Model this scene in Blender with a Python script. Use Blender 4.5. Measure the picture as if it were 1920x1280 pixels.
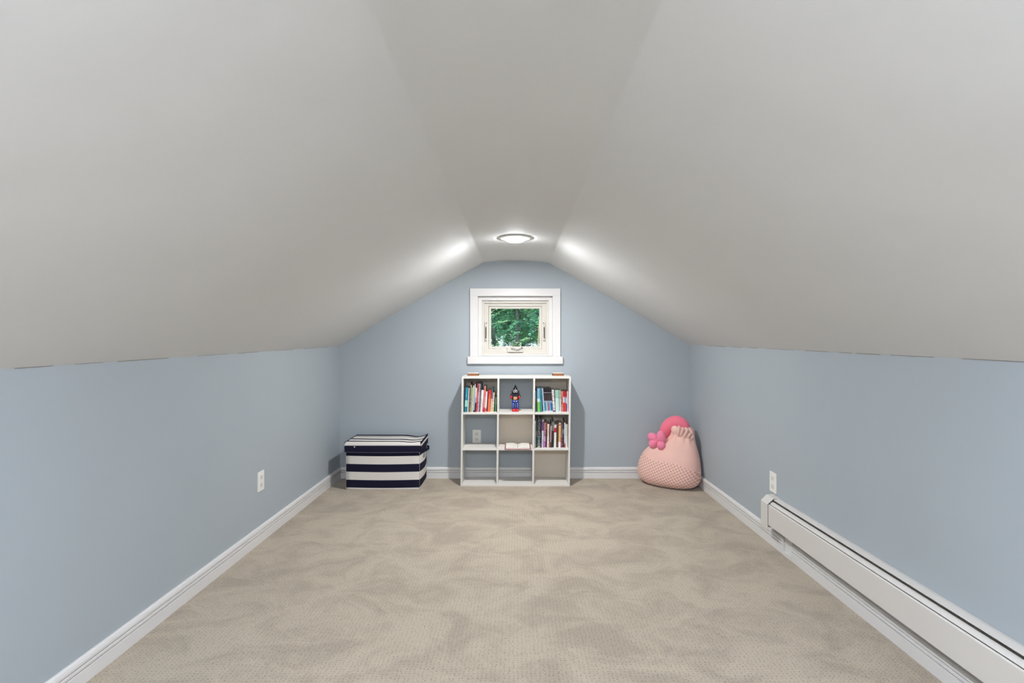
import bpy, bmesh, math, random
from mathutils import Vector, Matrix, Euler

# ---------------------------------------------------------------- camera, world, sun, exposure
scene = bpy.context.scene
C = scene.collection
for o in list(bpy.data.objects):
    bpy.data.objects.remove(o, do_unlink=True)

CAM_Z = 1.205
cam_data = bpy.data.cameras.new('camera')
cam_data.sensor_width = 36.0
cam_data.lens = 18.0                      # 960 px focal length on a 1920 px wide frame
cam_data.shift_x = (960 - 969) / 1920.0   # vanishing point of the room sits at (969, 633)
cam_data.shift_y = (633 - 640) / 1920.0
cam_data.clip_start = 0.02
cam = bpy.data.objects.new('camera', cam_data)
cam.location = (0, 0, CAM_Z)
cam.rotation_euler = (math.radians(90), 0, 0)
C.objects.link(cam)
scene.camera = cam

world = bpy.data.worlds.new('sky')
scene.world = world
world.use_nodes = True
bg = world.node_tree.nodes['Background']
bg.inputs[0].default_value = (0.86, 0.94, 1.0, 1)
bg.inputs[1].default_value = 1.15

sun_data = bpy.data.lights.new('sun', 'SUN')
sun_data.energy = 12.0
sun_data.angle = math.radians(3)
sun_data.color = (1.0, 0.96, 0.88)
sun = bpy.data.objects.new('sun', sun_data)
sun.rotation_euler = (math.radians(42), 0, math.radians(-28))   # from behind the house, over the roof
sun.location = (-3, -6, 9)
C.objects.link(sun)

LAMP_FRONT = (22.5, 160.0)     # watts of the bulb, emission of the lens of each ceiling lamp
LAMP_FILL = (14.0, 1950.0)  # added fill lamp behind the camera, out of view

vs = scene.view_settings
vs.view_transform = 'Standard'
try:
    vs.look = 'None'
except Exception:
    pass
vs.exposure = 0.0
vs.gamma = 1.0
vs.use_curve_mapping = False

# ---------------------------------------------------------------- helpers
def lin(c):
    def f(v):
        v /= 255.0
        return v / 12.92 if v <= 0.04045 else ((v + 0.055) / 1.055) ** 2.4
    return (f(c[0]), f(c[1]), f(c[2]), 1.0)

def tag(o, label=None, cat=None, group=None, kind=None):
    if label: o['label'] = label
    if cat: o['category'] = cat
    if group: o['group'] = group
    if kind: o['kind'] = kind
    return o

def empty(name, loc, rz=0.0, rot=None):
    o = bpy.data.objects.new(name, None)
    o.empty_display_size = 0.05
    o.location = loc
    o.rotation_euler = rot if rot else (0, 0, rz)
    C.objects.link(o)
    return o

def link(name, bm, mats, parent=None, smooth=False, loc=None):
    me = bpy.data.meshes.new(name)
    bm.normal_update()
    bm.to_mesh(me)
    bm.free()
    if not isinstance(mats, (list, tuple)):
        mats = [mats]
    for m in mats:
        me.materials.append(m)
    if smooth:
        for p in me.polygons:
            p.use_smooth = True
    o = bpy.data.objects.new(name, me)
    C.objects.link(o)
    if parent:
        o.parent = parent
    if loc:
        o.location = loc
    return o

def box(bm, x0, x1, y0, y1, z0, z1, mat=0, bevel=0.0, seg=2):
    r = bmesh.ops.create_cube(bm, size=1.0)
    vsl = r['verts']
    for v in vsl:
        v.co = Vector(((x0 + x1) / 2 + v.co.x * (x1 - x0), (y0 + y1) / 2 + v.co.y * (y1 - y0), (z0 + z1) / 2 + v.co.z * (z1 - z0)))
    faces = list({f for v in vsl for f in v.link_faces})
    for f in faces:
        f.material_index = mat
    if bevel > 0:
        edges = list({e for v in vsl for e in v.link_edges})
        bmesh.ops.bevel(bm, geom=edges, offset=bevel, segments=seg, affect='EDGES', profile=0.6)
    return vsl

def sweep(bm, prof, p0, p1, axis='y', mat=0, caps=True):
    """profile of (across, height) pairs swept from p0 to p1 along an axis"""
    def P(a, h, t):
        return Vector((a, t, h)) if axis == 'y' else Vector((t, a, h))
    A = [bm.verts.new(P(a, h, p0)) for a, h in prof]
    B = [bm.verts.new(P(a, h, p1)) for a, h in prof]
    n = len(prof)
    for i in range(n):
        j = (i + 1) % n
        f = bm.faces.new((A[i], A[j], B[j], B[i])); f.material_index = mat
    if caps:
        f = bm.faces.new(list(reversed(A))); f.material_index = mat
        f = bm.faces.new(B); f.material_index = mat
    bmesh.ops.recalc_face_normals(bm, faces=bm.faces[:])

def tube(bm, pts, radii, seg=8, mat=0, caps=True):
    rings = []
    n = len(pts)
    up = Vector((0, 0, 1))
    for i, p in enumerate(pts):
        p = Vector(p)
        d = (Vector(pts[min(i + 1, n - 1)]) - Vector(pts[max(i - 1, 0)])).normalized()
        a = d.cross(Vector((0, 1, 0)))
        if a.length < 0.2:
            a = d.cross(Vector((1, 0, 0)))
        a.normalize()
        b = d.cross(a).normalized()
        r = radii[i] if isinstance(radii, (list, tuple)) else radii
        rings.append([bm.verts.new(p + (a * math.cos(t) + b * math.sin(t)) * r) for t in [2 * math.pi * k / seg for k in range(seg)]])
    for i in range(n - 1):
        for k in range(seg):
            f = bm.faces.new((rings[i][k], rings[i][(k + 1) % seg], rings[i + 1][(k + 1) % seg], rings[i + 1][k]))
            f.material_index = mat; f.smooth = True
    if caps:
        f = bm.faces.new(list(reversed(rings[0]))); f.material_index = mat
        f = bm.faces.new(rings[-1]); f.material_index = mat

def lathe(bm, prof, seg=32, mat=0, center=(0, 0, 0)):
    cx, cy, cz = center
    rings = []
    for r, z in prof:
        if r < 1e-6:
            rings.append([bm.verts.new((cx, cy, cz + z))])
        else:
            rings.append([bm.verts.new((cx + r * math.cos(2 * math.pi * k / seg), cy + r * math.sin(2 * math.pi * k / seg), cz + z)) for k in range(seg)])
    for i in range(len(rings) - 1):
        a, b = rings[i], rings[i + 1]
        for k in range(seg):
            k2 = (k + 1) % seg
            if len(a) == 1 and len(b) == 1: continue
            if len(a) == 1: f = bm.faces.new((a[0], b[k], b[k2]))
            elif len(b) == 1: f = bm.faces.new((a[k], a[k2], b[0]))
            else: f = bm.faces.new((a[k], a[k2], b[k2], b[k]))
            f.material_index = mat; f.smooth = True
    bmesh.ops.recalc_face_normals(bm, faces=bm.faces[:])

def ellipsoid(bm, c, r, seg=16, rings=10, mat=0, rot=None):
    res = bmesh.ops.create_uvsphere(bm, u_segments=seg, v_segments=rings, radius=1.0)
    M = Matrix.Translation(Vector(c)) @ (rot.to_matrix().to_4x4() if rot else Matrix.Identity(4)) @ Matrix.Diagonal((r[0], r[1], r[2], 1))
    for v in res['verts']:
        v.co = M @ v.co
    for f in {f for v in res['verts'] for f in v.link_faces}:
        f.material_index = mat; f.smooth = True

# ---------------------------------------------------------------- materials
def mat_new(name):
    m = bpy.data.materials.new(name)
    m.use_nodes = True
    nt = m.node_tree
    return m, nt, nt.nodes['Principled BSDF']

def plain(name, col, rough=0.5, spec=0.5, metal=0.0, noise=0.0, nscale=30.0, bump=0.0, bscale=200.0):
    m, nt, b = mat_new(name)
    b.inputs['Roughness'].default_value = rough
    b.inputs['Specular IOR Level'].default_value = spec
    b.inputs['Metallic'].default_value = metal
    c = lin(col)
    b.inputs['Base Color'].default_value = c
    tc = nt.nodes.new('ShaderNodeTexCoord')
    if noise > 0:
        n = nt.nodes.new('ShaderNodeTexNoise'); n.inputs['Scale'].default_value = nscale; n.inputs['Detail'].default_value = 4
        nt.links.new(tc.outputs['Object'], n.inputs['Vector'])
        mx = nt.nodes.new('ShaderNodeMix'); mx.data_type = 'RGBA'
        mx.inputs['A'].default_value = tuple(max(0, v * (1 - noise)) for v in c[:3]) + (1,)
        mx.inputs['B'].default_value = tuple(min(1, v * (1 + noise)) for v in c[:3]) + (1,)
        nt.links.new(n.outputs['Fac'], mx.inputs['Factor'])
        nt.links.new(mx.outputs['Result'], b.inputs['Base Color'])
    if bump > 0:
        n2 = nt.nodes.new('ShaderNodeTexNoise'); n2.inputs['Scale'].default_value = bscale; n2.inputs['Detail'].default_value = 3
        nt.links.new(tc.outputs['Object'], n2.inputs['Vector'])
        bp = nt.nodes.new('ShaderNodeBump'); bp.inputs['Strength'].default_value = bump; bp.inputs['Distance'].default_value = 0.002
        nt.links.new(n2.outputs['Fac'], bp.inputs['Height'])
        nt.links.new(bp.outputs['Normal'], b.inputs['Normal'])
    return m

def painted(name, col, rough, spec, mottling, wave):
    """painted plaster: faint mottling, roller stipple and long shallow unevenness"""
    m, nt, b = mat_new(name)
    b.inputs['Roughness'].default_value = rough
    b.inputs['Specular IOR Level'].default_value = spec
    tc = nt.nodes.new('ShaderNodeTexCoord')
    n = nt.nodes.new('ShaderNodeTexNoise'); n.inputs['Scale'].default_value = 2.2; n.inputs['Detail'].default_value = 5
    nt.links.new(tc.outputs['Object'], n.inputs['Vector'])
    c = lin(col)
    mx = nt.nodes.new('ShaderNodeMix'); mx.data_type = 'RGBA'
    mx.inputs['A'].default_value = tuple(v * (1 - mottling) for v in c[:3]) + (1,)
    mx.inputs['B'].default_value = tuple(min(1, v * (1 + mottling)) for v in c[:3]) + (1,)
    nt.links.new(n.outputs['Fac'], mx.inputs['Factor'])
    nt.links.new(mx.outputs['Result'], b.inputs['Base Color'])
    n2 = nt.nodes.new('ShaderNodeTexNoise'); n2.inputs['Scale'].default_value = 160; n2.inputs['Detail'].default_value = 2
    n3 = nt.nodes.new('ShaderNodeTexNoise'); n3.inputs['Scale'].default_value = 3.0; n3.inputs['Detail'].default_value = 1
    nt.links.new(tc.outputs['Object'], n2.inputs['Vector'])
    nt.links.new(tc.outputs['Object'], n3.inputs['Vector'])
    b1 = nt.nodes.new('ShaderNodeBump'); b1.inputs['Strength'].default_value = 0.12; b1.inputs['Distance'].default_value = 0.001
    b2 = nt.nodes.new('ShaderNodeBump'); b2.inputs['Strength'].default_value = wave; b2.inputs['Distance'].default_value = 0.02
    nt.links.new(n2.outputs['Fac'], b1.inputs['Height'])
    nt.links.new(n3.outputs['Fac'], b2.inputs['Height'])
    nt.links.new(b2.outputs['Normal'], b1.inputs['Normal'])
    nt.links.new(b1.outputs['Normal'], b.inputs['Normal'])
    return m

def carpet_material():
    m, nt, b = mat_new('carpet')
    N, L = nt.nodes, nt.links
    b.inputs['Roughness'].default_value = 0.95
    b.inputs['Specular IOR Level'].default_value = 0.1
    b.inputs['Sheen Weight'].default_value = 0.15
    b.inputs['Sheen Roughness'].default_value = 0.6
    tc = N.new('ShaderNodeTexCoord')
    # brushed nap: smeared patches
    mp = N.new('ShaderNodeMapping'); mp.inputs['Scale'].default_value = (1.0, 1.25, 1); mp.inputs['Rotation'].default_value = (0, 0, 0.5)
    L.new(tc.outputs['Object'], mp.inputs['Vector'])
    n1 = N.new('ShaderNodeTexNoise'); n1.inputs['Scale'].default_value = 3.8; n1.inputs['Detail'].default_value = 5; n1.inputs['Roughness'].default_value = 0.66; n1.inputs['Distortion'].default_value = 0.7
    L.new(mp.outputs['Vector'], n1.inputs['Vector'])
    r1 = N.new('ShaderNodeValToRGB')
    r1.color_ramp.elements[0].position = 0.38; r1.color_ramp.elements[0].color = lin((172, 157, 138))
    r1.color_ramp.elements[1].position = 0.58; r1.color_ramp.elements[1].color = lin((191, 176, 155))
    L.new(n1.outputs['Fac'], r1.inputs['Fac'])
    # fine yarn grain
    n2 = N.new('ShaderNodeTexNoise'); n2.inputs['Scale'].default_value = 420; n2.inputs['Detail'].default_value = 2
    L.new(tc.outputs['Object'], n2.inputs['Vector'])
    mg = N.new('ShaderNodeMix'); mg.data_type = 'RGBA'; mg.blend_type = 'MULTIPLY'
    mg.inputs['Factor'].default_value = 0.35
    L.new(r1.outputs['Color'], mg.inputs['A'])
    gr = N.new('ShaderNodeValToRGB'); gr.color_ramp.elements[0].color = (0.45, 0.44, 0.42, 1); gr.color_ramp.elements[0].position = 0.3; gr.color_ramp.elements[1].position = 0.6
    L.new(n2.outputs['Fac'], gr.inputs['Fac'])
    L.new(gr.outputs['Color'], mg.inputs['B'])
    # pin-dot loops woven in staggered rows
    mv = N.new('ShaderNodeMapping'); mv.inputs['Scale'].default_value = (62, 78, 1); mv.inputs['Rotation'].default_value = (0, 0, 0.0)
    L.new(tc.outputs['Object'], mv.inputs['Vector'])
    vo = N.new('ShaderNodeTexVoronoi'); vo.voronoi_dimensions = '2D'; vo.inputs['Scale'].default_value = 1.0; vo.inputs['Randomness'].default_value = 0.45
    L.new(mv.outputs['Vector'], vo.inputs['Vector'])
    dr = N.new('ShaderNodeValToRGB')
    dr.color_ramp.elements[0].position = 0.06; dr.color_ramp.elements[0].color = (0.30, 0.27, 0.24, 1)
    dr.color_ramp.elements[1].position = 0.24; dr.color_ramp.elements[1].color = (1, 1, 1, 1)
    L.new(vo.outputs['Distance'], dr.inputs['Fac'])
    md = N.new('ShaderNodeMix'); md.data_type = 'RGBA'; md.blend_type = 'MULTIPLY'
    nf = N.new('ShaderNodeTexNoise'); nf.inputs['Scale'].default_value = 55; nf.inputs['Detail'].default_value = 1
    L.new(tc.outputs['Object'], nf.inputs['Vector'])
    rf = N.new('ShaderNodeMapRange'); rf.inputs['From Min'].default_value = 0.35; rf.inputs['From Max'].default_value = 0.68; rf.inputs['To Min'].default_value = 0.25; rf.inputs['To Max'].default_value = 1.0
    L.new(nf.outputs['Fac'], rf.inputs['Value']); L.new(rf.outputs['Result'], md.inputs['Factor'])
    L.new(mg.outputs['Result'], md.inputs['A']); L.new(dr.outputs['Color'], md.inputs['B'])
    L.new(md.outputs['Result'], b.inputs['Base Color'])
    ad = N.new('ShaderNodeMath'); ad.operation = 'ADD'
    L.new(n2.outputs['Fac'], ad.inputs[0]); L.new(dr.outputs['Color'], ad.inputs[1])
    bp = N.new('ShaderNodeBump'); bp.inputs['Strength'].default_value = 0.5; bp.inputs['Distance'].default_value = 0.004
    L.new(ad.outputs['Value'], bp.inputs['Height'])
    L.new(bp.outputs['Normal'], b.inputs['Normal'])
    return m

def spine_material(name, stops, speckle=None, rough=0.45):
    """printed book cover: flat colour bands up the spine, (height 0..1, colour); speckle = small printed marks"""
    m, nt, b = mat_new(name)
    N, L = nt.nodes, nt.links
    b.inputs['Roughness'].default_value = rough
    tc = N.new('ShaderNodeTexCoord')
    sx = N.new('ShaderNodeSeparateXYZ')
    L.new(tc.outputs['Generated'], sx.inputs['Vector'])
    cr = N.new('ShaderNodeValToRGB'); cr.color_ramp.interpolation = 'CONSTANT'
    els = cr.color_ramp.elements
    els[0].position = 0; els[0].color = lin(stops[0][1])
    if len(stops) == 1:
        els[1].position = 1.0; els[1].color = lin(stops[0][1])
    else:
        els[1].position = stops[1][0]; els[1].color = lin(stops[1][1])
        for p, c in stops[2:]:
            e = els.new(p); e.color = lin(c)
    L.new(sx.outputs['Z'], cr.inputs['Fac'])
    out = cr.outputs['Color']
    if speckle:
        mp = N.new('ShaderNodeMapping'); mp.inputs['Scale'].default_value = (160, 160, 95)
        L.new(tc.outputs['Object'], mp.inputs['Vector'])
        n = N.new('ShaderNodeTexNoise'); n.inputs['Scale'].default_value = 1.0; n.inputs['Detail'].default_value = 1
        L.new(mp.outputs['Vector'], n.inputs['Vector'])
        st = N.new('ShaderNodeMath'); st.operation = 'GREATER_THAN'; st.inputs[1].default_value = 0.57
        L.new(n.outputs['Fac'], st.inputs[0])
        mx = N.new('ShaderNodeMix'); mx.data_type = 'RGBA'
        L.new(st.outputs['Value'], mx.inputs['Factor'])
        L.new(out, mx.inputs['A']); mx.inputs['B'].default_value = lin(speckle)
        out = mx.outputs['Result']
    L.new(out, b.inputs['Base Color'])
    return m

def plush_material(name, base, grid=None):
    """short plush fabric; grid = (mask colour, line colour) printed in the lower part"""
    m, nt, b = mat_new(name)
    N, L = nt.nodes, nt.links
    b.inputs['Roughness'].default_value = 0.9
    b.inputs['Specular IOR Level'].default_value = 0.15
    b.inputs['Sheen Weight'].default_value = 0.35
    b.inputs['Sheen Roughness'].default_value = 0.4
    tc = N.new('ShaderNodeTexCoord')
    n = N.new('ShaderNodeTexNoise'); n.inputs['Scale'].default_value = 12; n.inputs['Detail'].default_value = 3
    L.new(tc.outputs['Object'], n.inputs['Vector'])
    c = lin(base)
    mx = N.new('ShaderNodeMix'); mx.data_type = 'RGBA'
    mx.inputs['A'].default_value = tuple(v * 0.93 for v in c[:3]) + (1,)
    mx.inputs['B'].default_value = tuple(min(1, v * 1.06) for v in c[:3]) + (1,)
    L.new(n.outputs['Fac'], mx.inputs['Factor'])
    out = mx.outputs['Result']
    if grid:
        sp = N.new('ShaderNodeSeparateXYZ'); L.new(tc.outputs['Object'], sp.inputs['Vector'])
        def math_(op, a, bb):
            k = N.new('ShaderNodeMath'); k.operation = op
            for i, v in enumerate((a, bb)):
                if v is None: continue
                if isinstance(v, (int, float)): k.inputs[i].default_value = v
                else: L.new(v, k.inputs[i])
            return k.outputs['Value']
        x, y, z = sp.outputs['X'], sp.outputs['Y'], sp.outputs['Z']
        # region below a slanting border with one shallow wave
        wave = math_('MULTIPLY', math_('SINE', math_('MULTIPLY', x, 14.0), None), 0.018)
        border = math_('ADD', math_('MULTIPLY', x, -0.22), 0.212)
        border = math_('ADD', border, wave)
        mask = math_('LESS_THAN', z, border)
        cell = 0.0205
        # the quilted print fans from diamonds (left) to upright squares (right)
        u = math_('ADD', math_('MULTIPLY', x, 0.86), math_('MULTIPLY', z, 0.50))
        v = math_('ADD', math_('MULTIPLY', x, -0.50), math_('MULTIPLY', z, 0.86))
        fu = math_('FRACT', math_('ADD', math_('DIVIDE', u, cell), 100.0), None)
        fv = math_('FRACT', math_('ADD', math_('DIVIDE', v, cell), 100.0), None)
        lu = math_('LESS_THAN', fu, 0.22); lv = math_('LESS_THAN', fv, 0.22)
        line = math_('MAXIMUM', lu, lv)
        m1 = N.new('ShaderNodeMix'); m1.data_type = 'RGBA'
        m1.inputs['A'].default_value = lin(grid[0]); m1.inputs['B'].default_value = lin(grid[1])
        L.new(line, m1.inputs['Factor'])
        m2 = N.new('ShaderNodeMix'); m2.data_type = 'RGBA'
        L.new(mask, m2.inputs['Factor']); L.new(out, m2.inputs['A']); L.new(m1.outputs['Result'], m2.inputs['B'])
        out = m2.outputs['Result']
    L.new(out, b.inputs['Base Color'])
    n2 = N.new('ShaderNodeTexNoise'); n2.inputs['Scale'].default_value = 350
    L.new(tc.outputs['Object'], n2.inputs['Vector'])
    bp = N.new('ShaderNodeBump'); bp.inputs['Strength'].default_value = 0.15; bp.inputs['Distance'].default_value = 0.002
    L.new(n2.outputs['Fac'], bp.inputs['Height']); L.new(bp.outputs['Normal'], b.inputs['Normal'])
    return m

def glass_material():
    m, nt, b = mat_new('window_glass')
    N, L = nt.nodes, nt.links
    N.remove(b)
    out = N['Material Output']
    tr = N.new('ShaderNodeBsdfTransparent'); tr.inputs['Color'].default_value = (0.93, 0.97, 0.96, 1)
    gl = N.new('ShaderNodeBsdfGlossy'); gl.inputs['Roughness'].default_value = 0.02
    fr = N.new('ShaderNodeFresnel'); fr.inputs['IOR'].default_value = 1.35
    mx = N.new('ShaderNodeMixShader')
    L.new(fr.outputs['Fac'], mx.inputs['Fac']); L.new(tr.outputs['BSDF'], mx.inputs[1]); L.new(gl.outputs['BSDF'], mx.inputs[2])
    L.new(mx.outputs['Shader'], out.inputs['Surface'])
    return m

def leaf_material(name, c1, c2):
    m, nt, b = mat_new(name)
    N, L = nt.nodes, nt.links
    out = N['Material Output']
    b.inputs['Roughness'].default_value = 0.55
    tc = N.new('ShaderNodeTexCoord')
    n = N.new('ShaderNodeTexNoise'); n.inputs['Scale'].default_value = 2.6; n.inputs['Detail'].default_value = 4
    L.new(tc.outputs['Object'], n.inputs['Vector'])
    cr = N.new('ShaderNodeValToRGB')
    cr.color_ramp.elements[0].position = 0.35; cr.color_ramp.elements[0].color = lin(c1)
    cr.color_ramp.elements[1].position = 0.65; cr.color_ramp.elements[1].color = lin(c2)
    L.new(n.outputs['Fac'], cr.inputs['Fac'])
    L.new(cr.outputs['Color'], b.inputs['Base Color'])
    tl = N.new('ShaderNodeBsdfTranslucent'); L.new(cr.outputs['Color'], tl.inputs['Color'])
    mx = N.new('ShaderNodeMixShader'); mx.inputs['Fac'].default_value = 0.4
    L.new(b.outputs['BSDF'], mx.inputs[1]); L.new(tl.outputs['BSDF'], mx.inputs[2])
    L.new(mx.outputs['Shader'], out.inputs['Surface'])
    return m

def lamp_lens_material(name, strength, col):
    m, nt, b = mat_new(name)
    b.inputs['Base Color'].default_value = (0.9, 0.9, 0.9, 1)
    b.inputs['Emission Color'].default_value = col + (1,)
    b.inputs['Emission Strength'].default_value = strength
    return m

M_WALL = painted('blue_wall_paint', (169, 176, 180), 0.55, 0.35, 0.03, 0.10)
M_CEIL = painted('warm_white_ceiling_paint', (223, 222, 220), 0.72, 0.15, 0.025, 0.22)
M_CARPET = carpet_material()
M_TRIM = plain('white_trim_paint', (221, 217, 213), 0.4, 0.4, noise=0.02, nscale=8)
M_CASE = plain('white_bookcase_laminate', (222, 217, 209), 0.45, 0.4, noise=0.015, nscale=6)
M_BACKP = plain('beige_back_panel', (220, 208, 190), 0.6, 0.3, noise=0.03, nscale=9)
M_VINYL = plain('ivory_window_vinyl', (214, 207, 196), 0.45, 0.4)
M_METAL = plain('dull_window_metal', (150, 146, 140), 0.35, 0.5, metal=0.6)
M_DARK = plain('dark_gap', (40, 37, 34), 0.8, 0.2)
M_PLATE = plain('white_outlet_plastic', (236, 233, 225), 0.35, 0.5)
M_SOCK = plain('outlet_socket_plastic', (226, 222, 212), 0.4, 0.5)
M_SLOT = plain('outlet_slot_dark', (70, 62, 54), 0.7, 0.2)
M_HEAT = plain('heater_enamel', (214, 208, 201), 0.38, 0.45, noise=0.015, nscale=5)
M_HDARK = plain('heater_inner_shadow_metal', (120, 114, 106), 0.6, 0.3)
M_NAVY = plain('navy_canvas', (27, 24, 46), 0.85, 0.2, noise=0.15, nscale=300, bump=0.3, bscale=600)
M_WCAN = plain('white_canvas', (226, 219, 210), 0.85, 0.2, noise=0.04, nscale=300, bump=0.3, bscale=600)
M_GLASS = glass_material()
M_PAGE = plain('book_paper', (226, 218, 204), 0.8, 0.2, noise=0.05, nscale=120)

# ---------------------------------------------------------------- room shell
YB = 4.40            # back wall
YF = -1.75           # wall behind the camera
XL = -1.520          # left wall
R_SLOPE = 0.008      # the right wall runs very slightly out of parallel
def XR(y): return 1.483 + R_SLOPE * (YB - y)
def ZL(y): return 1.1317 - 0.0067 * (YB - y)     # top of left knee wall
def ZR(y): return 1.1454 - 0.0040 * (YB - y)
R_ROT = Matrix.Translation((1.483, YB, 0)) @ Matrix.Rotation(math.atan(R_SLOPE), 4, 'Z') @ Matrix.Translation((-1.483, -YB, 0))

def ceiling_profile(y):
    """(x, z) from the left knee wall over the flat centre to the right knee wall"""
    lw, rw = (XL, ZL(y)), (XR(y), ZR(y))
    cl, cr_ = (-0.287, 1.850), (0.278, 1.847)
    top = (-0.01, 1.8665)
    pts = []
    def lerp(a, b, t): return (a[0] + (b[0] - a[0]) * t, a[1] + (b[1] - a[1]) * t)
    # left slope with the faint belly of old plaster
    for i in range(13):
        t = i / 12 * 0.985
        p = lerp(lw, cl, t)
        pts.append((p[0], p[1] + 0.006 * math.sin(math.pi * t)))
    def bez(a, b, c, n):
        return [((1 - t) ** 2 * a[0] + 2 * (1 - t) * t * b[0] + t * t * c[0], (1 - t) ** 2 * a[1] + 2 * (1 - t) * t * b[1] + t * t * c[1]) for t in [k / n for k in range(n + 1)]]
    fl = (cl[0] + 0.010, cl[1] + 0.0012)
    pts += bez(lerp(lw, cl, 0.993), cl, fl, 4)
    fr = (cr_[0] - 0.010, cr_[1] + 0.0012)
    mid = (top[0], top[1] + 0.002)
    pts += [(fl[0] + 0.004, fl[1] + 0.0005)] + bez((fl[0] + 0.008, fl[1] + 0.001), (-0.14, 1.8690), mid, 6)
    pts += bez(mid, (0.13, 1.8690), (fr[0] - 0.008, fr[1] + 0.001), 6)[1:] + [(fr[0] - 0.004, fr[1] + 0.0005), fr]
    pts += bez(fr, cr_, lerp(rw, cr_, 0.993), 4)[1:]
    for i in range(13):
        t = 0.985 - i / 12 * 0.985
        p = lerp(rw, cr_, t)
        pts.append((p[0], p[1] + 0.006 * math.sin(math.pi * t)))
    return pts

# floor
bm = bmesh.new()
nx, ny = 30, 50
g = [[bm.verts.new((XL - 0.02 + (XR(0) + 0.06 - XL) * i / nx, YF - 0.02 + (YB - YF + 0.04) * j / ny, 0)) for j in range(ny + 1)] for i in range(nx + 1)]
for i in range(nx):
    for j in range(ny):
        bm.faces.new((g[i][j], g[i + 1][j], g[i + 1][j + 1], g[i][j + 1]))
floor = tag(link('floor', bm, M_CARPET, smooth=True), 'beige pin-dot carpet covering the attic floor', 'carpet', kind='structure')

# ceiling
bm = bmesh.new()
ys = [YF + (YB - YF) * k / 40 for k in range(41)]
rows = []
for y in ys:
    rows.append([bm.verts.new((x, y, z)) for x, z in ceiling_profile(y)])
for a, b_ in zip(rows[:-1], rows[1:]):
    for i in range(len(a) - 1):
        bm.faces.new((a[i], b_[i], b_[i + 1], a[i + 1]))
ceil = tag(link('ceiling', bm, M_CEIL, smooth=True), 'warm white sloped plaster ceiling with a flat strip along the ridge', 'ceiling', kind='structure')

# knee walls
bm = bmesh.new()
for y0, y1 in zip(ys[:-1], ys[1:]):
    bm.faces.new([bm.verts.new(p) for p in ((XL, y0, 0), (XL, y1, 0), (XL, y1, ZL(y1)), (XL, y0, ZL(y0)))])
bmesh.ops.remove_doubles(bm, verts=bm.verts[:], dist=1e-5)
wall_left = tag(link('wall_left', bm, M_WALL), 'low blue painted knee wall on the left', 'wall', kind='structure')
bm = bmesh.new()
for y0, y1 in zip(ys[:-1], ys[1:]):
    bm.faces.new([bm.verts.new(p) for p in ((XR(y1), y1, 0), (XR(y0), y0, 0), (XR(y0), y0, ZR(y0)), (XR(y1), y1, ZR(y1)))])
bmesh.ops.remove_doubles(bm, verts=bm.verts[:], dist=1e-5)
wall_right = tag(link('wall_right', bm, M_WALL), 'low blue painted knee wall on the right', 'wall', kind='structure')

# window opening in the back wall
def bx(px): return (px - 969) * YB / 960.0
def bz(py): return CAM_Z - (py - 633) * YB / 960.0
WX0, WX1, WZ0, WZ1 = bx(896.4), bx(1036), bz(667), bz(555)

def gable(y, hole):
    bm = bmesh.new()
    prof = ceiling_profile(y)
    xs = sorted({round(x, 5) for x, z in prof} | ({round(WX0, 5), round(WX1, 5)} if hole else set()))
    def zt(x):
        for (xa, za), (xb, zb) in zip(prof[:-1], prof[1:]):
            if xa - 1e-6 <= x <= xb + 1e-6:
                return za + (zb - za) * ((x - xa) / (xb - xa) if xb > xa else 0)
        return prof[-1][1]
    def quad(xa, xb, za0, zb0, za1, zb1):
        bm.faces.new([bm.verts.new(p) for p in ((xa, y, za0), (xb, y, zb0), (xb, y, zb1), (xa, y, za1))])
    for xa, xb in zip(xs[:-1], xs[1:]):
        if hole and xa >= WX0 - 1e-4 and xb <= WX1 + 1e-4:
            quad(xa, xb, 0, 0, WZ0, WZ0)
            quad(xa, xb, WZ1, WZ1, zt(xa), zt(xb))
        else:
            quad(xa, xb, 0, 0, zt(xa), zt(xb))
    bmesh.ops.remove_doubles(bm, verts=bm.verts[:], dist=1e-5)
    return bm
wall_back = tag(link('wall_back', gable(YB, True), M_WALL), 'blue painted gable wall around the small window', 'wall', kind='structure')
wall_front = tag(link('wall_front', gable(YF, False), M_WALL), 'blue gable wall at the near end of the attic', 'wall', kind='structure')

# hairline cracks where the knee walls meet the slopes
rnd = random.Random(4)
for side, wall in (('l', wall_left), ('r', wall_right)):
    bm = bmesh.new()
    y = 0.6
    while y < 4.0:
        ln = rnd.uniform(0.08, 0.30)
        th = rnd.uniform(0.0008, 0.0020)
        y1 = min(y + ln, 4.2)
        if side == 'l':
            p = [(XL + 0.0012, y, ZL(y) - th), (XL + 0.0012, y1, ZL(y1) - th), (XL + 0.0012, y1, ZL(y1) + 0.0005), (XL + 0.0012, y, ZL(y) + 0.0005)]
        else:
            p = [(XR(y) - 0.0012, y, ZR(y) - th), (XR(y1) - 0.0012, y1, ZR(y1) - th), (XR(y1) - 0.0012, y1, ZR(y1) + 0.0005), (XR(y) - 0.0012, y, ZR(y) + 0.0005)]
        bm.faces.new([bm.verts.new(q) for q in p])
        y = y1 + rnd.uniform(0.02, 0.25)
    link('plaster_crack', bm, plain('crack_' + side, (118, 112, 106), 0.9), wall)

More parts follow.
